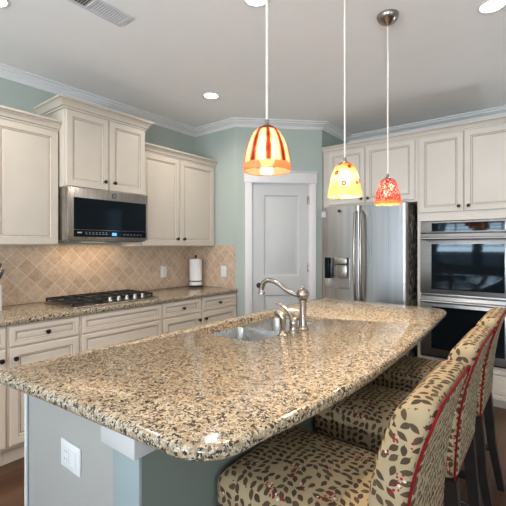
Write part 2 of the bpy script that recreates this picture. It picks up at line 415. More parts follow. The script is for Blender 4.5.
def rounded_cube(bm, half, r, n=10, fn=None, mi=0):
    """cube of half extents with rounded edges; fn bends each point"""
    hx, hy, hz = half; keys = {}
    def vert(p):
        q = Vector((p[0] * hx, p[1] * hy, p[2] * hz))
        inn = Vector([max(-(h - r), min(h - r, c)) for c, h in zip(q, half)])
        d = q - inn
        if d.length > 1e-9: q = inn + d.normalized() * r
        if fn: q = fn(q, p)
        k = (round(p[0], 5), round(p[1], 5), round(p[2], 5))
        if k not in keys: keys[k] = bm.verts.new(q)
        return keys[k]
    def g(h):   # denser samples near the rounded rim
        c = (h - r) / h; a = [-1 + (1 - c) * i / 4 for i in range(4)]; m = [-c + 2 * c * i / n for i in range(n + 1)]
        return a + m + [-x for x in a[::-1]]
    gs = [g(hx), g(hy), g(hz)]
    for ax in range(3):
        b_, c_ = (ax + 1) % 3, (ax + 2) % 3
        for sgn in (-1, 1):
            for i in range(len(gs[b_]) - 1):
                for j in range(len(gs[c_]) - 1):
                    q = []
                    for di, dj in ((0, 0), (1, 0), (1, 1), (0, 1)):
                        p = [0, 0, 0]; p[ax] = sgn; p[b_] = gs[b_][i + di]; p[c_] = gs[c_][j + dj]; q.append(vert(p))
                    if sgn < 0: q = q[::-1]
                    if len(set(q)) == 4:
                        f = bm.faces.new(q); f.smooth = True; f.material_index = mi
def uv_box(me, s=1.0):
    uv = me.uv_layers.new(name='UVMap')
    for p in me.polygons:
        n = p.normal; a = max(range(3), key=lambda i: abs(n[i]))
        for li in p.loop_indices:
            co = me.vertices[me.loops[li].vertex_index].co
            uv.data[li].uv = ((co.y, co.z) if a == 0 else (co.x + 0.37, co.z + 0.11) if a == 1 else (co.x + 0.71, co.y + 0.53))
def obj(name, bm, mats, parent=None, uv=False, solid=0, base=None):
    if not isinstance(mats, (list, tuple)): mats = [mats]
    bmesh.ops.recalc_face_normals(bm, faces=bm.faces)
    o0 = root_loc(parent) if parent is not None else (Vector(base) if base else V(0, 0, 0))
    if o0.length: bmesh.ops.translate(bm, verts=bm.verts, vec=-o0)
    me = bpy.data.meshes.new(name); bm.to_mesh(me); bm.free(); me.set_sharp_from_angle(angle=rad(38))
    for m_ in mats: me.materials.append(M[m_] if isinstance(m_, str) else m_)
    if uv: uv_box(me)
    o = bpy.data.objects.new(name, me); C.objects.link(o)
    if parent is not None: o.parent = parent
    elif base: o.location = base
    if solid:
        s = o.modifiers.new('thickness', 'SOLIDIFY'); s.thickness = solid; s.offset = 0
    return o
def thing(name, loc, label, cat, group=None):
    o = bpy.data.objects.new(name, None); C.objects.link(o); o.location = loc; o.empty_display_size = 0.1
    return tag(o, label, cat, group)
def tag(o, label, cat, group=None):
    o['label'] = label; o['category'] = cat
    if group: o['group'] = group
    return o
def struct(name, bm, m, parent=None, uv=False):
    o = obj(name, bm, m, parent, uv)
    if parent is None: o['kind'] = 'structure'
    return o
def struct_root(name, loc):
    o = bpy.data.objects.new(name, None); C.objects.link(o); o.location = loc; o['kind'] = 'structure'; return o
def nb(): return bmesh.new()
def bx(name, a, b, m, parent=None, bev=0.0, seg=2, uv=False):
    bm = nb(); box(bm, a, b, 0, bev, seg); return obj(name, bm, m, parent, uv)

# ---------------------------------------------------------------- room shell
XL, YA, YB, XR, YR, ZC = -3.24, 3.06, 4.40, 2.40, -2.20, 2.70
C1 = V(-2.625, 3.06, 0); C2 = V(-1.957, 3.728, 0)
XP = C2.x
bm = nb(); box(bm, (XL - 0.12, YR - 0.12, -0.1), (XR + 0.12, YB + 0.12, 0)); struct('floor', bm, 'floor')
bm = nb(); box(bm, (XL - 0.12, YR - 0.12, ZC), (XR + 0.12, YB + 0.12, ZC + 0.1)); struct('ceiling', bm, 'ceiling')
def wall_with_holes(name, axis, at, thick, lo, hi, holes):
    """holes: (a0,a1,z0,z1) along the wall"""
    bm = nb(); holes = sorted(holes); cur = lo
    def put(a0, a1, z0, z1):
        if a1 - a0 < 1e-4 or z1 - z0 < 1e-4: return
        if axis == 'X': box(bm, (at, a0, z0), (at + thick, a1, z1))
        else: box(bm, (a0, at, z0), (a1, at + thick, z1))
    for a0, a1, z0, z1 in holes:
        put(cur, a0, 0, ZC); put(a0, a1, 0, z0); put(a0, a1, z1, ZC); cur = a1
    put(cur, hi, 0, ZC)
    return struct(name, bm, 'wall')
WIN_REAR = [(-3.12, -2.30, 0.08, 2.25), (-2.05, -1.35, 0.95, 2.2), (-1.15, -0.45, 0.95, 2.2), (0.55, 1.75, 0.35, 2.2)]  # first made tall for the fridge reflection, last added to light the stools
WIN_BACK = [(1.20, 1.75, 0.3, 2.1)]
WIN_LEFT_ADDED = [(-2.0, -0.95, 0.08, 2.25)]  # added, unseen window that brightens the reflection in the fridge door
WIN_RIGHT = [(-0.6, 0.8, 0.5, 2.2)]
wall_with_holes('wall_left', 'X', XL - 0.12, 0.12, YR - 0.12, YA, WIN_LEFT_ADDED)
wall_with_holes('wall_back', 'Y', YB, 0.12, XP, XR + 0.12, WIN_BACK)
wall_with_holes('wall_rear', 'Y', YR - 0.12, 0.12, XL, XR + 0.12, WIN_REAR)
wall_with_holes('wall_right', 'X', XR, 0.12, YR, YB, WIN_RIGHT)
bm = nb()   # pantry closet walls: side, angled face (around the door), fridge side
D = (C2 - C1).normalized(); NW = V(D.y, -D.x, 0)
dlen = (C2 - C1).length
DA, DB, DH = 0.175, 0.80, 2.04
box(bm, (XL - 0.12, YA, 0), (C1.x, YA + 0.10, ZC))
for a0, a1, z0, z1 in ((0, DA, 0, ZC), (DB, dlen, 0, ZC), (DA, DB, DH, ZC)):
    obox(bm, C1, D, V(0, 0, 1), NW, (a0, z0, -0.10), (a1, z1, 0))
box(bm, (XP - 0.10, C2.y, 0), (XP, YB + 0.12, ZC))
struct('wall_pantry', bm, 'wall')
# crown moulding
CR = [(0, 2.628), (0.006, 2.626), (0.010, 2.636), (0.018, 2.642), (0.020, 2.650), (0.030, 2.653), (0.040, 2.664), (0.056, 2.672), (0.062, 2.674), (0.064, 2.682), (0.074, 2.684), (0.085, 2.690), (0.085, ZC - 0.001), (0, ZC - 0.001)]
bm = nb(); sweep(bm, [(XL, YR), (XL, YA), (C1.x, YA), (C2.x, C2.y), (XP, YB), (XR, YB)], CR); struct('trim_1', bm, 'white')
bm = nb(); box(bm, (-0.14, YB - 0.015, 0), (XR, YB, 0.12)); struct('baseboard_back', bm, 'white')
# windows with blinds behind and beside the camera (some added to light the room and show in the steel and glass)
def window(n, axis, wall, a0, a1, z0, z1, into, power, blind=True):
    """into = +1/-1: direction of the room along the wall normal"""
    def P(a, d, z): return V(wall + into * d, a, z) if axis == 'X' else V(a, wall + into * d, z)
    r = struct_root('window_%d' % n, P((a0 + a1) / 2, 0, z0))
    bm = nb(); w = 0.06
    for q in ((a0 - w, a0, z0 - w, z1 + w), (a1, a1 + w, z0 - w, z1 + w), (a0, a1, z1, z1 + w), (a0, a1, z0 - w, z0)):
        box(bm, P(q[0], 0.0, q[2]), P(q[1], 0.02, q[3]))
    box(bm, P((a0 + a1) / 2 - 0.015, -0.10, z0), P((a0 + a1) / 2 + 0.015, -0.07, z1))
    box(bm, P(a0, -0.10, (z0 + z1) / 2 - 0.015), P(a1, -0.07, (z0 + z1) / 2 + 0.015))
    obj('window_frame', bm, 'white', r)
    bm = nb(); k = z0 + 0.03
    while k < z1 - 0.02:
        box(bm, P(a0 + 0.01, -0.055, k), P(a1 - 0.01, -0.012, k + 0.022)); k += 0.075
    if blind: obj('blind', bm, 'blind', r)
    else: bm.free()
    # added daylight lamp outside the window, tilted steeply up to brighten the ceiling
    rot = {('Y', 1): (rad(90 + 58), 0, 0), ('Y', -1): (rad(-90 - 58), 0, 0), ('X', 1): (0, rad(-90 - 58), 0), ('X', -1): (0, rad(90 + 58), 0)}[(axis, into)]
    sx, sy = (a1 - a0, z1 - z0) if axis == 'Y' else (z1 - z0, a1 - a0)
    if power > 0: area_light('daylight', P((a0 + a1) / 2, -0.16 - 0.2 * (z1 - z0), (z0 + z1) / 2), rot, sx, sy, power * (a1 - a0) * (z1 - z0), DAY_COL)
wn = 1
for q in WIN_REAR: window(wn, 'Y', YR, *q, 1, 0 if q[2] < 0.1 else DAY_W * (0.7 if q[0] > 0 else 1.0), q[2] > 0.1); wn += 1
for q in WIN_LEFT_ADDED: window(wn, 'X', XL, *q, 1, 0, False); wn += 1
for q in WIN_BACK: window(wn, 'Y', YB, *q, -1, DAY_W * 0.5); wn += 1
for q in WIN_RIGHT: window(wn, 'X', XR, *q, -1, DAY_W * 0.12); wn += 1

# ---------------------------------------------------------------- pantry door
dr = struct_root('door_1', C1 + D * 0.49 + NW * 0.0)
ZU = V(0, 0, 1)
def panel(bm, O, U, Vv, Wv, u0, v0, u1, v1, prof, mis=None):
    """nested rectangles: prof = (inset, height out of the face)"""
    rings = [[O + U * (u0 + i) + Vv * (v0 + i) + Wv * h, O + U * (u1 - i) + Vv * (v0 + i) + Wv * h, O + U * (u1 - i) + Vv * (v1 - i) + Wv * h, O + U * (u0 + i) + Vv * (v1 - i) + Wv * h] for i, h in prof]
    loft(bm, rings, mis=mis or [0] * (len(prof)))
bm = nb()
obox(bm, C1, D, ZU, NW, (DA + 0.006, 0.01, -0.045), (DB - 0.006, DH - 0.006, -0.02))
pz = [(0.13, 0.84), (1.04, 1.91)]; pu0, pu1 = 0.307, 0.69
for a, b_ in ((0.01, pz[0][0]), (pz[0][1], pz[1][0]), (pz[1][1], DH - 0.006)):
    obox(bm, C1, D, ZU, NW, (pu0, a, -0.02), (pu1, b_, -0.006))
obox(bm, C1, D, ZU, NW, (DA + 0.006, 0.01, -0.02), (pu0, DH - 0.006, -0.006))
obox(bm, C1, D, ZU, NW, (pu1, 0.01, -0.02), (DB - 0.006, DH - 0.006, -0.006))
for a, b_ in pz:
    panel(bm, C1, D, ZU, NW, pu0, a, pu1, b_, [(0, -0.021), (0, -0.006), (0.012, -0.017), (0.03, -0.017), (0.05, -0.009)])
obj('door_slab', bm, 'doorwhite', dr)
bm = nb()
obox(bm, C1, D, ZU, NW, (DA - 0.075, 0, 0), (DA, DH, 0.018), bev=0.003)
obox(bm, C1, D, ZU, NW, (DB, 0, 0), (DB + 0.075, DH, 0.018), bev=0.003)
obox(bm, C1, D, ZU, NW, (DA - 0.085, DH, 0), (DB + 0.085, DH + 0.115, 0.022), bev=0.003)
obox(bm, C1, D, ZU, NW, (DA - 0.09, DH + 0.115, 0), (DB + 0.09, DH + 0.128, 0.032), bev=0.003)
obox(bm, C1, D, ZU, NW, (DA, 0, -0.10), (DA + 0.005, DH, 0)); obox(bm, C1, D, ZU, NW, (DB - 0.005, 0, -0.10), (DB, DH, 0)); obox(bm, C1, D, ZU, NW, (DA, DH - 0.005, -0.10), (DB, DH, 0))
obj('door_casing', bm, 'white', dr)
for z in (0.25, 1.13, 1.86):
    bm = nb(); tube(bm, [C1 + D * (DB - 0.004) + NW * 0.004 + ZU * (z - 0.045), C1 + D * (DB - 0.004) + NW * 0.004 + ZU * (z + 0.045)], 0.006, 8)
    obox(bm, C1, D, ZU, NW, (DB - 0.022, z - 0.045, -0.006), (DB - 0.004, z + 0.045, -0.003))
    obj('hinge', bm, 'nickel', dr)
bm = nb(); kp = C1 + D * (DA + 0.075) + ZU * 0.945
lathe(bm, [(0.028, -0.006), (0.028, 0.0), (0.010, 0.006), (0.010, 0.03), (0.018, 0.038), (0.023, 0.050), (0.017, 0.060), (0.005, 0.064)], kp, 'W', 18, U=D, Vv=ZU, Wv=NW)
obj('door_knob', bm, 'bronze', dr)

# ---------------------------------------------------------------- cabinets
DPROF = [(0.0, 0.0), (0.0, 0.016), (0.004, 0.020), (0.046, 0.020), (0.050, 0.016), (0.054, 0.016), (0.058, 0.011), (0.064, 0.011), (0.068, 0.013), (0.080, 0.014)]
DMIS = [0, 0, 0, 1, 0, 0, 1, 0, 0, 0]
WPROF = [(0.0, 0.0), (0.0, 0.016), (0.004, 0.020), (0.028, 0.020), (0.031, 0.016), (0.034, 0.016), (0.038, 0.011), (0.042, 0.011), (0.046, 0.013), (0.052, 0.014)]
def knob(parent, O, U, Wv, u, z):
    bm = nb(); lathe(bm, [(0.009, 0.019), (0.009, 0.022), (0.005, 0.026), (0.005, 0.034), (0.013, 0.038), (0.0155, 0.044), (0.012, 0.050), (0.004, 0.052)], O + U * u + ZU * z, 'W', 14, U=U, Vv=ZU, Wv=Wv)
    return obj('knob', bm, 'bronze', parent)
def front(parent, kind, O, U, Wv, u0, z0, u1, z1, m, kn=None):
    """door or drawer front with glazed recessed panel; kn = (u,z) of its knob"""
    bm = nb(); panel(bm, O, U, ZU, Wv, u0, z0, u1, z1, WPROF if kind == 'drawer' else DPROF, DMIS)
    d = obj(kind, bm, [m, 'glaze'], parent)
    if kn: knob(d, O, U, Wv, *kn)
    return d
def cab_crown(parent, path, z0, h, m, proj=0.055):
    p = [(0, z0), (0.010, z0), (0.012, z0 + h * .18), (0.020, z0 + h * .22), (0.024, z0 + h * .40), (0.036, z0 + h * .62), (0.046, z0 + h * .70), (0.048, z0 + h * .80), (proj, z0 + h * .84), (proj, z0 + h), (0, z0 + h)]
    bm = nb(); sweep(bm, path, p, mis=[0, 0, 1, 0, 0, 0, 1, 0, 0, 0, 0]); return obj('crown', bm, [m, 'glaze'], parent)
X, Y = V(1, 0, 0), V(0, 1, 0)
def left_upper(y0, y1, z0, z1, depth, doors, knobs, label, crown_path, ch, group='upper cabinets on the left wall'):
    r = thing('wall_cabinet', (XL + 0.002, (y0 + y1) / 2, z0), label, 'cabinet', group)
    xf = XL + depth
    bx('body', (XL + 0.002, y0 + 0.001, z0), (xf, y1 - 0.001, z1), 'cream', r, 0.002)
    O = V(xf, 0, 0)
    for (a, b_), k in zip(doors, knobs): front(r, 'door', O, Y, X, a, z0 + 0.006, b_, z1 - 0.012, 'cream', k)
    cab_crown(r, crown_path, z1 - 0.006, ch, 'cream')
    return r
G = 0.004
xfU = XL + 0.31
left_upper(0.90, 1.36, 1.370, 2.235, 0.31, [(0.915, 1.350)], [None],
           'cream wall cabinet cut off by the left edge, left of the microwave', [(XL + 0.002, 0.90), (xfU, 0.90), (xfU, 1.36)][1:], 0.072)
xfM = XL + 0.39
left_upper(1.362, 2.078, 1.811, 2.40, 0.39, [(1.372, 1.716), (1.724, 2.068)], [(1.678, 1.880), (1.762, 1.880)],
           'tallest cream wall cabinet, above the microwave, two doors with dark knobs',
           [(XL + 0.002, 1.362), (xfM, 1.362), (xfM, 2.078), (XL + 0.002, 2.078)][::1], 0.076)
left_upper(2.08, YA - 0.001, 1.362, 2.235, 0.31, [(2.092, 2.540), (2.548, 3.030)], [(2.503, 1.435), (2.588, 1.435)],
           'cream double-door wall cabinet right of the microwave, in the corner', [(xfU, 2.08), (xfU, YA - 0.001)], 0.072)

# base cabinets on the left wall
xfB = -2.622
def left_base(y0, y1, label, kd, kdoor, split=False):
    r = thing('base_cabinet', (XL + 0.3, (y0 + y1) / 2, 0), label, 'cabinet', 'base cabinets under the cooktop counter')
    bx('body', (XL + 0.002, y0 + 0.001, 0.115), (xfB, y1 - 0.001, 0.876), 'creambright', r, 0.0015)
    bx('toe_kick', (XL + 0.002, y0 + 0.001, 0.0), (xfB - 0.06, y1 - 0.001, 0.115), 'creambright', r)
    O = V(xfB, 0, 0)
    front(r, 'drawer', O, Y, X, y0 + 0.012, 0.745, y1 - 0.012, 0.866, 'creambright', kd)
    if split:
        front(r, 'drawer', O, Y, X, y0 + 0.012, 0.44, y1 - 0.012, 0.733, 'creambright')
        front(r, 'drawer', O, Y, X, y0 + 0.012, 0.135, y1 - 0.012, 0.428, 'creambright')
    else:
        front(r, 'door', O, Y, X, y0 + 0.012, 0.135, y1 - 0.012, 0.733, 'creambright', kdoor)
    return r
left_base(0.445, 0.905, 'base cabinet at the left edge of the photo, beyond the island corner', (0.675, 0.806), (0.868, 0.672))
left_base(0.905, 1.362, 'base cabinet with one knobbed drawer, left of the cooktop', (1.135, 0.806), (0.945, 0.672))
left_base(1.362, 2.078, 'wide knobless drawer base cabinet directly under the gas cooktop', None, None, True)
left_base(2.078, 2.540, 'base cabinet with one knobbed drawer, just right of the cooktop', (2.309, 0.806), (2.503, 0.672))
left_base(2.540, YA - 0.002, 'base cabinet in the corner below the paper towel roll', (2.785, 0.806), (2.585, 0.672))
# granite counter on the left wall
bm = nb(); slab(bm, [(XL + 0.002, 0.44), (-2.590, 0.44), (-2.590, YA - 0.002), (XL + 0.002, YA - 0.002)], 0.877, 0.914, 0.012)
tag(obj('countertop', bm, 'granite', base=(-2.9, 1.75, 0.877)), 'narrow granite countertop along the tiled left wall, under the cooktop', 'countertop')
# tile backsplash
bm = nb(); box(bm, (XL + 0.001, 0.44, 0.915), (XL + 0.010, YA - 0.001, 1.375)); box(bm, (XL + 0.010, YA - 0.010, 0.915), (C1.x, YA - 0.001, 1.375))
tag(obj('backsplash', bm, 'tile', uv=True, base=(XL, 1.75, 0.915)), 'tan travertine backsplash of diagonal tiles behind the cooktop', 'backsplash')

# ---------------------------------------------------------------- back wall: fridge cabinet and oven cabinet
yf = 3.755
r = thing('fridge_cabinet', (-1.48, yf + 0.25, 1.788), 'cream two-door cabinet above the stainless refrigerator', 'cabinet')
bx('body', (XP + 0.002, yf, 1.783), (-0.978, YB - 0.002, 2.381), 'creamback', r, 0.002)
O = V(0, yf, 0)
front(r, 'door', O, X, -Y, -1.882, 1.803, -1.482, 2.367, 'creamback', (-1.513, 1.846))
front(r, 'door', O, X, -Y, -1.475, 1.803, -0.997, 2.367, 'creamback', (-1.443, 1.846))
# path runs towards -X so that its right side faces the room
cab_crown(r, [(-0.978, yf), (XP + 0.002, yf)][::-1], 2.374, 0.055, 'creamback')
r = thing('oven_cabinet', (-0.569, yf + 0.25, 0), 'tall cream cabinet holding the double wall oven', 'cabinet')
bm = nb()
x0, x1 = -0.977, -0.160
box(bm, (x0, yf, 0.07), (x0 + 0.030, YB - 0.002, 2.381)); box(bm, (x1 - 0.030, yf, 0.07), (x1, YB - 0.002, 2.381))
box(bm, (x0 + 0.030, yf, 1.594), (x1 - 0.030, YB - 0.002, 2.381)); box(bm, (x0 + 0.030, yf, 0.07), (x1 - 0.030, YB - 0.002, 0.353))
box(bm, (x0 + 0.030, YB - 0.03, 0.353), (x1 - 0.030, YB - 0.002, 1.594))
obj('body', bm, 'creamback', r)
bx('toe_kick', (x0, yf + 0.06, 0), (x1, YB - 0.002, 0.07), 'creamback', r)
front(r, 'door', O, X, -Y, -0.961, 1.673, -0.595, 2.367, 'creamback', (-0.627, 1.715))
front(r, 'door', O, X, -Y, -0.587, 1.673, -0.175, 2.367, 'creamback', (-0.552, 1.715))
front(r, 'drawer', O, X, -Y, -0.961, 0.085, -0.175, 0.329, 'creamback', (-0.569, 0.20))
cab_crown(r, [(-0.977, yf), (x1, yf)], 2.374, 0.055, 'creamback')

# double oven
r = thing('double_oven', (-0.569, yf, 0.358), 'stainless double wall oven built into the tall cream cabinet', 'oven')
ox0, ox1 = -0.942, -0.195
bx('chassis', (ox0 + 0.02, yf + 0.002, 0.363), (ox1 - 0.02, YB - 0.04, 1.579), 'black', r)
cp = bx('control_panel', (ox0, yf - 0.030, 1.485), (ox1, yf - 0.001, 1.586), 'ovensteel', r, 0.003)
bx('control_display', (ox0 + 0.095, yf - 0.033, 1.496), (ox1 - 0.095, yf - 0.0295, 1.572), 'blackglass', cp)
def oven_door(z0, z1, g0, g1):
    d = bx('oven_door', (ox0, yf - 0.042, z0), (ox1, yf - 0.001, z1), 'ovensteel', r, 0.004)
    bx('oven_window', (ox0 + 0.095, yf - 0.045, g0), (ox1 - 0.095, yf - 0.0415, g1), 'blackglass', d)
    zz = z1 - 0.042
    bm = nb(); pts = [(ox0 + 0.02, yf - 0.088, zz), (ox1 - 0.02, yf - 0.088, zz)]
    tube(bm, pts, 0.014, 14)
    for xx in (ox0 + 0.05, ox1 - 0.05): tube(bm, [(xx, yf - 0.040, zz), (xx, yf - 0.082, zz)], 0.010, 10)
    obj('handle', bm, 'ovensteel', d)
oven_door(0.937, 1.475, 0.976, 1.384)
oven_door(0.373, 0.911, 0.441, 0.820)
bx('trim_strip', (ox0, yf - 0.025, 0.913), (ox1, yf - 0.001, 0.935), 'ovensteel', r, 0.002)
bx('base_strip', (ox0, yf - 0.025, 0.358), (ox1, yf - 0.001, 0.371), 'black', r)

# refrigerator
fx0, fx1, fy, fz = -1.905, -1.035, 3.605, 1.765
fm = -1.478
r = thing('refrigerator', ((fx0 + fx1) / 2, 3.95, 0), 'stainless french-door refrigerator with water dispenser beside the pantry', 'refrigerator')
bx('cabinet_shell', (fx0 + 0.005, fy + 0.085, 0.05), (fx1 - 0.002, YB - 0.04, fz - 0.01), 'fridgeside', r, 0.004)
bx('hinge_cover', (fx1 - 0.10, fy + 0.03, fz - 0.008), (fx1 - 0.012, fy + 0.16, fz + 0.012), 'slot', r, 0.004)
bx('base_grille', (fx0 + 0.01, fy + 0.09, 0.0), (fx1 - 0.01, fy + 0.5, 0.05), 'slot', r)
def curved_front(x0, x1, z0, z1, bow=0.003, hole=None):
    """door with a gently bowed face; hole cuts the dispenser bay"""
    xs = [x0, x0 + 0.004] + [x0 + 0.012 + (x1 - x0 - 0.024) * i / 24 for i in range(25)] + [x1 - 0.004, x1]
    if hole: xs = sorted(set([x for x in xs if abs(x - hole[0]) > 0.006 and abs(x - hole[1]) > 0.006] + [hole[0], hole[1]]))
    zs = [z0, z1] if not hole else [z0, hole[2], hole[3], z1]
    xm, hw = (x0 + x1) / 2, (x1 - x0) / 2
    def yy(x):
        t = (x - xm) / hw; e = min(x - x0, x1 - x)
        return fy - bow * (1 - t * t) + (0.010 * (1 - min(1, e / 0.012)) ** 2)
    bm = nb()
    fr = {(i, j): bm.verts.new((x, yy(x), z)) for i, x in enumerate(xs) for j, z in enumerate(zs)}
    bk = {(i, j): bm.verts.new((x, fy + 0.078, z)) for i, x in enumerate(xs) for j, z in enumerate(zs)}
    nx, nz = len(xs), len(zs)
    def in_hole(i, j): return hole and j == 1 and xs[i] >= hole[0] - 1e-6 and xs[i + 1] <= hole[1] + 1e-6
    for i in range(nx - 1):
        for j in range(nz - 1):
            bm.faces.new((bk[i, j], bk[i + 1, j], bk[i + 1, j + 1], bk[i, j + 1]))
            if in_hole(i, j):
                if True:
                    pass
                continue
            f = bm.faces.new((fr[i, j], fr[i + 1, j], fr[i + 1, j + 1], fr[i, j + 1])); f.smooth = True
        bm.faces.new((fr[i, 0], fr[i + 1, 0], bk[i + 1, 0], bk[i, 0])); bm.faces.new((fr[i, nz - 1], fr[i + 1, nz - 1], bk[i + 1, nz - 1], bk[i, nz - 1]))
    for j in range(nz - 1):
        bm.faces.new((fr[0, j], fr[0, j + 1], bk[0, j + 1], bk[0, j])); bm.faces.new((fr[nx - 1, j], fr[nx - 1, j + 1], bk[nx - 1, j + 1], bk[nx - 1, j]))
    return bm
def handle_bar(x, z0, z1, d):
    n = 12; pts = [V(x, fy - 0.012, z0)] + [V(x, fy - 0.045 - 0.025 * math.sin(PI * k / n), z0 + 0.012 + (z1 - z0 - 0.024) * k / n) for k in range(n + 1)] + [V(x, fy - 0.012, z1)]
    bm = nb(); tube(bm, pts, 0.014, 12); return obj('handle', bm, 'nickel', d)
hx0, hx1, hz0, hz1 = -1.855, -1.585, 0.93, 1.25
d = obj('door', curved_front(fx0, fm - 0.003, 0.735, fz, hole=(hx0, hx1, hz0, hz1)), 'steelv', r)
handle_bar(fm - 0.032, 0.83, 1.70, d)
# dispenser bay
bm = nb(); t = 0.004
box(bm, (hx0, fy + 0.062, hz0), (hx1, fy + 0.070, hz1)); box(bm, (hx0, fy - 0.014, hz0), (hx0 + t, fy + 0.062, hz1)); box(bm, (hx1 - t, fy - 0.014, hz0), (hx1, fy + 0.062, hz1))
box(bm, (hx0, fy - 0.014, hz1 - t), (hx1, fy + 0.062, hz1)); box(bm, (hx0, fy - 0.018, hz0), (hx1, fy + 0.062, hz0 + 0.012))
dp = obj('water_dispenser', bm, 'steel', d)
bx('control_strip', (hx0 + 0.004, fy - 0.022, hz0 + 0.10), (hx0 + 0.056, fy + 0.05, hz1 - 0.004), 'blackglass', dp, 0.002)
bm = nb(); box(bm, (hx0 + 0.115, fy - 0.028, hz1 - 0.075), (hx1 - 0.015, fy + 0.055, hz1 - 0.006), 0, 0.012, 3)
box(bm, (hx0 + 0.135, fy + 0.005, hz1 - 0.215), (hx1 - 0.035, fy + 0.045, hz1 - 0.075), 0, 0.008, 2); obj('spout', bm, 'steel', dp)
bm = nb(); lathe(bm, [(0.016, 0.0), (0.016, 0.003), (0.001, 0.004)], (-1.69, fy - 0.0205, 1.722), '-Y', 16); obj('emblem', bm, 'emblem', d)
bx('tag', (fx0 + 0.012, fy - 0.012, 1.665), (fx0 + 0.062, fy - 0.003, 1.725), 'lightgrey', d)
d = obj('door', curved_front(fm + 0.003, fx1, 0.735, fz), 'steelv', r)
handle_bar(fm + 0.032, 0.83, 1.70, d)
d = obj('freezer_drawer', curved_front(fx0, fx1, 0.06, 0.728), 'steelv', r)
bm = nb(); tube(bm, [V(fx0 + 0.12, fy - 0.015, 0.64), V(fx0 + 0.14, fy - 0.065, 0.64), V(fx1 - 0.14, fy - 0.065, 0.64), V(fx1 - 0.12, fy - 0.015, 0.64)], 0.013, 10); obj('handle', bm, 'nickel', d)

# ---------------------------------------------------------------- microwave
my0, my1, mz0, mz1, mx = 1.366, 2.074, 1.405, 1.807, -2.800
r = thing('microwave', (XL + 0.2, 1.72, mz0), 'stainless over-the-range microwave with black glass door', 'microwave')
bx('housing', (XL + 0.012, my0, mz0), (mx - 0.035, my1, mz1), 'steel', r, 0.003)
d = bx('door', (mx - 0.034, my0, mz0 + 0.012), (mx, my1, mz1), 'steel', r, 0.004)
bx('window', (mx - 0.002, my0 + 0.045, mz0 + 0.085), (mx + 0.003, my1 - 0.022, mz1 - 0.075), 'blackglass', d)
cp = bx('control_panel', (mx - 0.002, my0 + 0.045, mz0 + 0.030), (mx + 0.003, my1 - 0.022, mz0 + 0.083), 'blackglass', d)
bx('display', (mx + 0.003, 1.725, mz0 + 0.042), (mx + 0.0045, 1.765, mz0 + 0.066), 'dispcyan', cp)
for k in range(7):
    for dz, w_ in ((0.050, 0.017), (0.063, 0.013)): bx('key', (mx + 0.003, 1.50 + 0.028 * k, mz0 + dz), (mx + 0.0038, 1.50 + w_ + 0.028 * k, mz0 + dz + 0.005), 'print', cp)
for k in range(6): bx('key', (mx + 0.003, 1.83 + 0.032 * k, mz0 + 0.050), (mx + 0.0038, 1.847 + 0.032 * k, mz0 + 0.056), 'print', cp)
bx('maker_mark', (mx + 0.003, my0 + 0.072, mz0 + 0.058), (mx + 0.0038, my0 + 0.105, mz0 + 0.066), 'lightgrey', cp)
bm = nb(); lathe(bm, [(0.021, -0.002), (0.021, 0.002), (0.017, 0.003), (0.001, 0.003)], (mx, 1.745, mz1 - 0.036), 'X', 20); e_ = obj('emblem', bm, 'emblem', d)
bm = nb(); tube(bm, [V(mx + 0.0035, 1.745 + 0.011 * math.cos(a * PI / 8), mz1 - 0.036 + 0.011 * math.sin(a * PI / 8)) for a in range(17)], 0.0014, 6)
tube(bm, [V(mx + 0.0035, 1.741, mz1 - 0.040), V(mx + 0.0035, 1.746, mz1 - 0.033), V(mx + 0.0035, 1.749, mz1 - 0.040)], 0.0012, 6)
obj('monogram', bm, 'lightgrey', e_)
bx('underside_vent', (XL + 0.05, my0 + 0.03, mz0 - 0.006), (mx - 0.04, my1 - 0.03, mz0), 'slot', r)
lp = bx('cooktop_lamp', (-3.09, 1.62, mz0 - 0.0075), (-3.05, 1.82, mz0 - 0.006), 'lamplens', r)
area_light('cooktop_lamp_light', (-3.07, 1.72, mz0 - 0.014), (0, 0, 0), 0.06, 0.6, 1.6, (1.0, 0.76, 0.50), r)

# ---------------------------------------------------------------- gas cooktop
r = thing('gas_cooktop', (-2.90, 1.72, 0.9145), 'black and steel gas cooktop with iron grates under the microwave', 'cooktop')
kx0, kx1, ky0, ky1 = -3.15, -2.66, 1.345, 2.10
bm = nb(); slab(bm, rrect(kx0, ky0, kx1, ky1, 0.02), 0.9145, 0.926, 0.004); obj('tray', bm, 'steel', r)
bx('burner_deck', (kx0 + 0.012, ky0 + 0.02, 0.926), (kx1 - 0.035, ky1 - 0.02, 0.929), 'black', r)
for bxp, byp, rr in ((-3.04, 1.49, 0.042), (-2.84, 1.49, 0.034), (-3.0, 1.72, 0.052), (-3.04, 1.95, 0.036), (-2.84, 1.95, 0.042)):
    bm = nb(); lathe(bm, [(rr, 0.929), (rr, 0.938), (rr * 0.8, 0.941), (rr * 0.8, 0.950), (rr * 0.6, 0.953), (0.001, 0.953)], (bxp, byp, 0)); obj('burner', bm, 'grate', r)
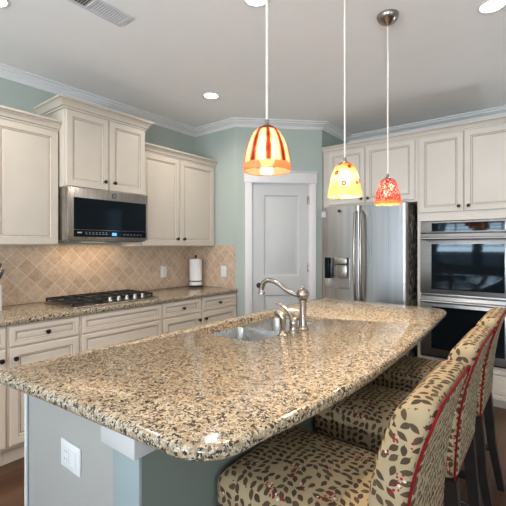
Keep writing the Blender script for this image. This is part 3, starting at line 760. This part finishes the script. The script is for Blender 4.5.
for g0, g1 in ((1.362, 1.590), (1.604, 1.836), (1.850, 2.083)):
    bm = nb(); ax0, ax1 = kx0 + 0.02, (kx1 - 0.050 if g0 < 1.5 else kx1 - 0.095); zt = 0.958; w = 0.006
    for yy in (g0, g1): box(bm, (ax0, yy - w, zt - 0.016), (ax1, yy + w, zt), 0, 0.002, 1)
    for xx in (ax0, ax1, (ax0 + ax1) / 2): box(bm, (xx - w, g0, zt - 0.016), (xx + w, g1, zt), 0, 0.002, 1)
    for t in (0.25, 0.75):
        xx = ax0 + (ax1 - ax0) * t; box(bm, (xx - 0.004, g0, zt - 0.010), (xx + 0.004, g1, zt + 0.004), 0, 0.001, 1)
    ym = (g0 + g1) / 2; box(bm, (ax0, ym - 0.004, zt - 0.010), (ax1, ym + 0.004, zt + 0.004), 0, 0.001, 1)
    for xx in (ax0, ax1):
        for yy in (g0, g1): box(bm, (xx - w, yy - w, 0.9285), (xx + w, yy + w, zt))
    obj('grate', bm, 'grate', r)
for k in range(5):
    bm = nb(); yy = 1.66 + 0.075 * k
    lathe(bm, [(0.021, 0.929), (0.021, 0.934), (0.017, 0.938), (0.015, 0.962), (0.012, 0.965), (0.001, 0.965)], (kx1 - 0.060, yy, 0), n=16); obj('control_knob', bm, 'steel', r)

# ---------------------------------------------------------------- counter-top things on the left
r = thing('knife_block', (-3.06, 0.985, 0.9145), 'pale knife block with black handled knives at the left photo edge', 'knife block')
bm = nb(); kb = V(-3.06, 0.985, 0)
tp = [(-3.13, 0.915), (-3.00, 0.915), (-3.00, 1.085), (-3.13, 1.135)]
loft(bm, [[V(x, 0.90, z) for x, z in tp], [V(x, 1.005, z) for x, z in tp]]); obj('block', bm, 'blockwood', r)
for i, (ux, uy) in enumerate(((-3.10, 0.95), (-3.10, 0.985), (-3.10, 1.02), (-3.055, 0.95), (-3.055, 0.985), (-3.055, 1.022), (-3.02, 0.965), (-3.02, 1.005))):
    zz = 1.085 + (-3.00 - ux) * 0.385 - 0.002; hl = 0.115 if i < 3 else 0.09
    uy -= 0.034; bm = nb(); tube(bm, [V(ux, uy, zz - 0.004), V(ux + 0.004, uy + 0.016, zz + 0.03), V(ux + 0.008, uy + 0.042, zz + hl)], [0.0085, 0.0075, 0.0095], 8)
    k_ = obj('knife_handle', bm, 'black', r)
    bm = nb(); tube(bm, [V(ux + 0.008, uy + 0.0424, zz + hl + 0.001), V(ux + 0.0083, uy + 0.045, zz + hl + 0.007)], 0.009, 8); obj('end_cap', bm, 'nickel', k_)
r = thing('paper_towel_holder', (-3.09, 2.925, 0.9145), 'white paper towel roll standing upright on the counter in the corner', 'paper towel')
pc = (-3.09, 2.925, 0)
bm = nb(); lathe(bm, [(0.075, 0.9145), (0.075, 0.922), (0.05, 0.928), (0.012, 0.934), (0.0065, 0.94), (0.0065, 1.235), (0.011, 1.240), (0.015, 1.252), (0.011, 1.264), (0.002, 1.267)], pc); obj('holder', bm, 'black', r)
bm = nb(); lathe(bm, [(0.018, 0.936), (0.068, 0.936), (0.068, 1.222), (0.018, 1.222)], pc, n=32, cap0=False, cap1=False); 
q = obj('roll', bm, 'paper', r)
bm = nb(); lathe(bm, [(0.0686, 0.972), (0.0688, 0.973), (0.0688, 0.985), (0.0686, 0.986)], pc, n=32, cap0=False, cap1=False); obj('printed_band', bm, 'paperband', q)

def plate(name, O, U, Wv, w, h, label, cat, kinds, group=None):
    r = thing(name, O, label, cat, group)
    bm = nb(); obox(bm, O, U, ZU, Wv, (-w / 2, -h / 2, 0), (w / 2, h / 2, 0.006), 0, 0.002, 2); obj('cover_plate', bm, 'plastic', r)
    n = len(kinds)
    for i, k in enumerate(kinds):
        u = (i - (n - 1) / 2) * 0.046
        bm = nb()
        if k == 'rocker':
            obox(bm, O, U, ZU, Wv, (u - 0.016, -0.27 * (h + 0.006), 0.0055), (u + 0.016, 0.27 * (h + 0.006), 0.009), 0, 0.0015, 1); obj('rocker', bm, 'plastic', r)
        else:
            obox(bm, O, U, ZU, Wv, (u - 0.016, -0.27 * (h + 0.006), 0.0055), (u + 0.016, 0.27 * (h + 0.006), 0.0085), 0, 0.0015, 1); q = obj('receptacle', bm, 'plastic', r)
            for zz in (-0.14 * h, 0.14 * h):
                for du in (-0.006, 0.006): bm = nb(); obox(bm, O, U, ZU, Wv, (u + du - 0.0012, zz - 0.003, 0.0084), (u + du + 0.0012, zz + 0.004, 0.0089)); obj('slot', bm, 'slot', q)
    return r
plate('wall_outlet', V(XL + 0.0105, 2.592, 1.09), -Y if False else Y, X, 0.075, 0.118, 'white outlet on the backsplash between cooktop and paper towels', 'outlet', ['outlet'])
plate('light_switch', V(-2.785, YA - 0.0105, 1.09), X, -Y, 0.075, 0.118, 'white switch plate on the short backsplash beside the pantry door', 'switch', ['rocker'])

# ---------------------------------------------------------------- island
IX0, IX1, IY0, IY1 = -1.556, -0.842, 0.605, 2.93
r = thing('kitchen_island', ((IX0 + IX1) / 2, 1.75, 0), 'long island base with pale end panel and blue-grey corner post', 'island')
bm = nb()      # hollow base: four panels, so that the sink hangs free inside
box(bm, (IX0, IY0, 0.0), (IX0 + 0.02, IY1, 0.873)); box(bm, (-0.958, IY0, 0.0), (IX1, IY0 + 0.02, 0.873)); box(bm, (IX1 - 0.02, IY0 + 0.02, 0.0), (IX1, IY1, 0.873)); box(bm, (IX0 + 0.02, IY1 - 0.02, 0), (IX1 - 0.02, IY1, 0.873))
obj('body', bm, 'islandshaded', r)
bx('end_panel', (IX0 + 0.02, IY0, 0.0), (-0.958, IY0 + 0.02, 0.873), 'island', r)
bx('corner_stile', (IX0 - 0.004, IY0 - 0.008, 0.0), (IX0 + 0.012, IY0 - 0.0005, 0.873), 'white', r, 0.002)
bx('corner_post', (-0.958, IY0 - 0.012, 0.0), (-0.838, IY0 - 0.0005, 0.822), 'post', r, 0.002)
bx('post_capital', (-0.990, IY0 - 0.030, 0.818), (-0.832, IY0 + 0.11, 0.873), 'doorwhite', r, 0.002)
bx('baseboard', (IX0 + 0.012, IY0 - 0.007, 0.0), (-0.958, IY0 - 0.0005, 0.09), 'white', r)
plate('island_outlet', V(-1.213, IY0 - 0.0005, 0.688), X, -Y, 0.122, 0.088, 'white double outlet plate on the near end panel of the island', 'outlet', ['outlet', 'rocker'])
# granite top with bowed seating edge
def edge_x(y):
    return -0.500 - 0.070 * ((1.40 - y) / 0.70) ** 2 if y < 1.40 else -0.500 - 0.065 * ((y - 1.40) / 1.5) ** 1.6
def arc(cx, cy, r_, a0, a1, n=7): return [(cx + r_ * math.cos(rad(a0 + (a1 - a0) * k / n)), cy + r_ * math.sin(rad(a0 + (a1 - a0) * k / n))) for k in range(n + 1)]
IT_Y0, IT_Y1, IT_X0 = 0.560, 3.02, -1.590
out = arc(IT_X0 + 0.03, IT_Y0 - 0.06 + 0.03, 0.03, 180, 270) + [(-1.2, IT_Y0 - 0.024)] + arc(-0.700, IT_Y0 + 0.147, 0.135, 275, 345, 9)
yy = 0.76
while yy < 2.86: out.append((edge_x(yy), yy)); yy += 0.1
out += arc(edge_x(2.86) - 0.14, 2.88, 0.14, 0, 90, 9) + arc(IT_X0 + 0.04, IT_Y1 - 0.04, 0.04, 90, 180)
bm = nb(); slab(bm, out, 0.874, 0.914, 0.017, 5)
top = obj('countertop', bm, 'granite', base=(-1.05, 1.8, 0.874))
tag(top, 'large speckled granite island countertop with curved seating edge, holding the sink', 'countertop')
sx0, sx1, sy0, sy1 = -1.490, -1.095, 1.395, 2.15
cut = nb(); loft(cut, [[V(x, y, z) for x, y in rrect(sx0, sy0, sx1, sy1, 0.04)] for z in (0.85, 0.95)])
bmesh.ops.recalc_face_normals(cut, faces=cut.faces)
me = bpy.data.meshes.new('cut'); cut.to_mesh(me); cut.free(); co = bpy.data.objects.new('cut', me); C.objects.link(co)
md = top.modifiers.new('cut', 'BOOLEAN'); md.object = co; md.operation = 'DIFFERENCE'; md.solver = 'EXACT'
bpy.context.view_layer.update()
nm = bpy.data.meshes.new_from_object(top.evaluated_get(bpy.context.evaluated_depsgraph_get()))
top.modifiers.clear(); top.data = nm; bpy.data.objects.remove(co)
# sink
r = thing('sink', (-1.30, 1.76, 0.70), 'double-bowl stainless undermount sink set in the island countertop', 'sink')
def bowl(y0, y1, depth):
    bm = nb(); rings = []
    for ins, z in ((-0.012, 0.8725), (0.0, 0.8725), (0.003, 0.865), (0.010, 0.874 - depth + 0.05), (0.022, 0.874 - depth + 0.015), (0.05, 0.874 - depth)):
        rr = max(0.02, 0.042 - ins * 0.3); rings.append([V(x, y, z) for x, y in rrect(sx0 - 0.006 + ins, y0 + ins, sx1 + 0.006 - ins, y1 - ins, rr)])
    loft(bm, rings, cap0=False, smooth=True)
    b = obj('bowl', bm, 'sinksteel', r, solid=0.0016)
    bm = nb(); c = ((sx0 + sx1) / 2, (y0 + y1) / 2, 0.8755 - depth); lathe(bm, [(0.045, 0), (0.045, 0.003), (0.030, 0.002), (0.001, 0.001)], c); obj('drain', bm, 'nickel', b)
bowl(sy0 - 0.006, 1.775, 0.20); bowl(1.802, sy1 + 0.006, 0.20)
# faucet
FX = -1.052
r = thing('faucet', (FX, 1.785, 0.914), 'brushed nickel gooseneck faucet with long spout over the island sink', 'faucet')
bm = nb(); lathe(bm, [(0.031, 0.9145), (0.031, 0.920), (0.026, 0.926), (0.0225, 0.940), (0.0195, 0.99), (0.018, 1.047), (0.0185, 1.062), (0.024, 1.066), (0.024, 1.072), (0.018, 1.076), (0.018, 1.080)], (FX, 1.785, 0)); obj('body', bm, 'nickel', r)
bm = nb(); lathe(bm, [(0.014, 1.074), (0.027, 1.081), (0.034, 1.096), (0.0345, 1.110), (0.028, 1.126), (0.015, 1.132), (0.009, 1.136), (0.010, 1.142), (0.006, 1.148), (0.001, 1.150)], (FX, 1.785, 0)); obj('finial', bm, 'nickel', r)
sp = spline([V(FX, 1.785, 1.102), V(FX - 0.045, 1.782, 1.100), V(FX - 0.095, 1.778, 1.118), V(FX - 0.15, 1.774, 1.152), V(FX - 0.205, 1.770, 1.169), V(FX - 0.245, 1.767, 1.157), V(FX - 0.262, 1.766, 1.122), V(FX - 0.264, 1.766, 1.100)], 6)
bm = nb(); tube(bm, sp, [0.0125 + 0.0025 * (i / len(sp)) for i in range(len(sp))], 14); obj('spout', bm, 'nickel', r)
bm = nb(); lathe(bm, [(0.012, 1.084), (0.019, 1.086), (0.0195, 1.098), (0.016, 1.103)], (FX - 0.264, 1.766, 0)); obj('aerator', bm, 'nickel', r)
r = thing('faucet_lever', (FX, 1.690, 0.914), 'separate nickel lever handle with slanting grip beside the faucet', 'faucet handle')
bm = nb(); lathe(bm, [(0.027, 0.9145), (0.027, 0.920), (0.023, 0.926), (0.021, 0.950), (0.0225, 0.962), (0.020, 0.980), (0.012, 0.992), (0.003, 0.996)], (FX, 1.690, 0)); obj('base', bm, 'nickel', r)
bm = nb(); ls = spline([V(FX - 0.004, 1.690, 0.975), V(FX - 0.022, 1.686, 1.010), V(FX - 0.055, 1.68, 1.046), V(FX - 0.100, 1.672, 1.064)], 6)
tube(bm, ls, [0.0135 - 0.0085 * i / len(ls) for i in range(len(ls))], 12); obj('lever', bm, 'nickel', r)
r = thing('side_sprayer', (FX - 0.01, 1.605, 0.914), 'nickel side sprayer nearest the camera beside the sink', 'sprayer')
bm = nb(); lathe(bm, [(0.026, 0.9145), (0.026, 0.919), (0.020, 0.925), (0.016, 0.934), (0.013, 0.940)], (FX - 0.01, 1.605, 0)); obj('base', bm, 'nickel', r)
bm = nb(); sp = spline([V(FX - 0.01, 1.605, 0.938), V(FX - 0.01, 1.605, 0.980), V(FX - 0.014, 1.605, 1.010), V(FX - 0.034, 1.603, 1.024), V(FX - 0.052, 1.601, 1.016)], 5)
tube(bm, sp, [0.012 + 0.006 * min(1, i / 8) - 0.004 * max(0, (i - 12) / 8) for i in range(len(sp))], 12); obj('spray_head', bm, 'nickel', r)

# ---------------------------------------------------------------- bar stools
SW = 0.222
def back_x(z):   # rear face of the backrest, curving backwards to the top
    t = (z - 0.525) / 0.50
    return -0.258 + 0.018 * t + 0.072 * t * t * t
def make_stool():
    r = thing('bar_stool', (-0.5, 0, 0), '', 'bar stool', 'leaf-print bar stools along the island')
    bm = nb()
    def seat_fn(q, p):
        z = q.z
        if p[2] > 0: z += 0.026 * (1 - p[0] ** 2) * (1 - p[1] ** 2)
        return V(q.x - 0.582, q.y, z + 0.590)
    rounded_cube(bm, (0.258, SW, 0.066), 0.044, 10, seat_fn); obj('seat', bm, 'fabric', r, uv=True)
    bm = nb(); th = 0.052
    def back_fn(q, p):
        z = q.z + 0.772
        f = 1.0 - 0.18 * max(0, (z - 0.82) / 0.22)
        return V(back_x(z) - th + q.x * f, q.y, z)
    rounded_cube(bm, (th, SW, 0.250), 0.040, 12, back_fn); b = obj('backrest', bm, 'fabric', r, uv=True)
    pts = []
    def rp(y, z, e=0.0): return V(back_x(z) - 0.008 - e, y, z)
    yS = SW - 0.006
    for k in range(13): pts.append(rp(-yS, 0.535 + (0.975 - 0.535) * k / 12))
    for k in range(1, 5): a = PI / 2 * k / 5; pts.append(rp(-yS + 0.035 * (1 - math.cos(a)), 0.975 + 0.038 * math.sin(a), 0.005 * k / 5))
    for k in range(9): pts.append(rp((-yS + 0.035) + (2 * yS - 0.07) * k / 8, 1.014, 0.006))
    for k in range(4, 0, -1): a = PI / 2 * k / 5; pts.append(rp(yS - 0.035 * (1 - math.cos(a)), 0.975 + 0.038 * math.sin(a), 0.005 * k / 5))
    for k in range(12, -1, -1): pts.append(rp(yS, 0.535 + (0.975 - 0.535) * k / 12))
    bm = nb(); tube(bm, pts, 0.0034, 8); tube(bm, [rp(-yS, 0.535), rp(yS, 0.535)], 0.0032, 8); obj('piping', bm, 'piping', b)
    bx('seat_rail', (-0.800, -SW + 0.02, 0.490), (-0.285, SW - 0.02, 0.527), 'wooddark', r, 0.003)
    for s in (-1, 1):
        for xt, xb, n in ((-0.785, -0.800, 'f'), (-0.285, -0.215, 'r')):
            yt = s * (SW - 0.032); bm = nb(); rings = []
            for z, w in ((0.0, 0.016), (0.25, 0.020), (0.526, 0.024)):
                t = z / 0.526; x = xb + (xt - xb) * (1 - (1 - t) ** 1.6)
                rings.append([V(x - w, yt - w, z), V(x + w, yt - w, z), V(x + w, yt + w, z), V(x - w, yt + w, z)])
            loft(bm, rings); obj('leg', bm, 'wooddark', r)
        bx('stretcher', (-0.785, s * (SW - 0.032) - 0.010, 0.20), (-0.255, s * (SW - 0.032) + 0.010, 0.235), 'wooddark', r, 0.002)
    bx('foot_rail', (-0.802, -SW + 0.04, 0.235), (-0.782, SW - 0.04, 0.270), 'wooddark', r, 0.002)
    return r
def copy_tree(o, parent=None):
    c = o.copy(); C.objects.link(c)
    if parent is not None: c.parent = parent
    for ch in list(o.children): copy_tree(ch, c)
    return c
st = make_stool()
ys = [1.085, 1.715, 2.345]
labs = ['nearest leaf-print bar stool, cut off by the bottom edge of the photo',
        'middle leaf-print bar stool, between the nearest and farthest stools',
        'farthest leaf-print bar stool, closest to the double oven']
stools = [st, copy_tree(st), copy_tree(st)]
for o, y, lb in zip(stools, ys, labs): o.location = (-0.5, y, 0); o['label'] = lb

# ---------------------------------------------------------------- pendants
def pendant(x, y, prof, zb, m, label, bulbspec):
    r = thing('pendant_light', (x, y, ZC), label, 'pendant lamp', 'glass pendants over the island')
    c = (x, y, 0)
    bm = nb(); lathe(bm, [(0.062, ZC), (0.062, ZC - 0.006), (0.056, ZC - 0.022), (0.040, ZC - 0.040), (0.020, ZC - 0.050), (0.006, ZC - 0.056), (0.005, ZC - 0.064)], c, n=28); obj('canopy', bm, 'nickel', r)
    zt = zb + prof[-1][1]
    bm = nb(); tube(bm, [V(x, y, zt + 0.02), V(x, y, ZC - 0.06)], 0.0042, 8); obj('cord', bm, 'cord', r)
    bm = nb(); lathe(bm, [(0.022, zt - 0.032), (0.022, zt - 0.004), (0.016, zt + 0.004), (0.008, zt + 0.012), (0.007, zt + 0.026)], c, n=18); sk = obj('socket', bm, 'nickel', r)
    bh, br = bulbspec
    bm = nb(); lathe(bm, [(0.012, zt - 0.030), (0.014, zt - 0.036), (br, zt - 0.05), (br, zt - 0.05 - bh * 0.7), (br * 0.7, zt - 0.05 - bh * 0.92), (0.002, zt - 0.05 - bh)], c, n=18); obj('bulb', bm, 'bulb', sk)
    area_light('bulb_light', (x, y, zt - 0.055 - bh), (0, 0, 0), 0.03, 0.03, 4.2, (1.0, 0.76, 0.48), r, 'DISK', 170)
    bm = nb(); n = 36
    P3 = spline([V(a, 0, b_) for a, b_ in prof], 4)
    lathe(bm, [(p.x, p.z) for p in P3], (x, y, zb), n=n, cap0=False, cap1=False)
    o = obj('glass_shade', bm, m, r, solid=0.003)
    # give the shade its own origin at its bottom rim
    for v_ in o.data.vertices: v_.co.z += ZC - zb
    o.location = (0, 0, zb - ZC)
pendant(-0.760, 1.050, [(0.0785, 0.0), (0.079, 0.022), (0.074, 0.055), (0.064, 0.092), (0.048, 0.126), (0.030, 0.145), (0.021, 0.151)], 1.618, 'shade_stripe', 'amber and red striped glass pendant, nearest of the three over the island', (0.085, 0.027))
pendant(-0.772, 1.700, [(0.079, 0.0), (0.077, 0.02), (0.072, 0.05), (0.064, 0.09), (0.052, 0.125), (0.038, 0.149), (0.020, 0.161)], 1.600, 'shade_spot', 'yellow glass pendant with red spots, middle of the three over the island', (0.06, 0.022))
pendant(-0.740, 2.215, [(0.073, 0.0), (0.072, 0.02), (0.067, 0.05), (0.058, 0.09), (0.046, 0.125), (0.031, 0.144), (0.019, 0.150)], 1.605, 'shade_speck', 'red speckled glass pendant, farthest of the three over the island', (0.06, 0.022))

# ---------------------------------------------------------------- ceiling fixtures
def can(x, y, label):
    r = thing('recessed_light', (x, y, ZC), label, 'ceiling light', 'recessed ceiling lights')
    bm = nb(); lathe(bm, [(0.062, ZC), (0.074, ZC), (0.074, ZC - 0.004), (0.069, ZC - 0.006), (0.062, ZC - 0.004)], (x, y, 0), n=32, cap0=False, cap1=False); obj('trim_ring', bm, 'white', r)
    bm = nb(); lathe(bm, [(0.0615, ZC - 0.0008), (0.0615, ZC - 0.003), (0.001, ZC - 0.0035)], (x, y, 0), n=32); obj('lens', bm, 'lens', r)
    area_light('recessed_beam', (x, y, ZC - 0.012), (0, 0, 0), 0.11, 0.11, CAN_W, CAN_COL, r, 'DISK', 150)
can(-2.37, 2.43, 'round recessed ceiling light above the corner counter, left of the amber pendant')
can(-0.25, 2.48, 'round recessed ceiling light in the upper right of the photo')
can(-2.37, 0.755, 'round recessed ceiling light at the upper left corner, beside the vent')
can(-1.245, 1.625, 'round recessed ceiling light at the top edge, behind the amber pendant cord')
r = thing('ceiling_vent', (-1.985, 1.12, ZC), 'white rectangular air vent in the ceiling at upper left', 'vent')
vx0, vx1, vy0, vy1 = -2.055, -1.915, 0.88, 1.315
bm = nb()
for a, b_ in (((vx0, vy0), (vx1, vy0 + 0.018)), ((vx0, vy1 - 0.018), (vx1, vy1)), ((vx0, vy0 + 0.018), (vx0 + 0.018, vy1 - 0.018)), ((vx1 - 0.018, vy0 + 0.018), (vx1, vy1 - 0.018)), ((vx0 + 0.018, 1.092), (vx1 - 0.018, 1.102))):
    box(bm, (*a, ZC - 0.008), (*b_, ZC - 0.0005), 0, 0.001, 1)
obj('frame', bm, 'ventwhite', r)
bx('duct', (vx0 + 0.018, vy0 + 0.018, ZC - 0.0015), (vx1 - 0.018, vy1 - 0.018, ZC - 0.0006), 'ventdark', r)
for y0, y1, tilt in ((vy0 + 0.018, 1.092, -1), (1.102, vy1 - 0.018, 0.5)):
    bm = nb(); n = 13
    for k in range(n):
        yy = y0 + (y1 - y0) * (k + 0.5) / n; hw = 0.0055 if tilt < 0 else 0.0048
        q = [V(vx0 + 0.018, yy - hw, ZC - 0.0045 + tilt * 0.0028), V(vx1 - 0.018, yy - hw, ZC - 0.0045 + tilt * 0.0028), V(vx1 - 0.018, yy + hw, ZC - 0.0045 - tilt * 0.0028), V(vx0 + 0.018, yy + hw, ZC - 0.0045 - tilt * 0.0028)]
        loft(bm, [q, [p + V(0, 0, 0.0008) for p in q]])
    obj('louvers', bm, 'ventwhite', r)
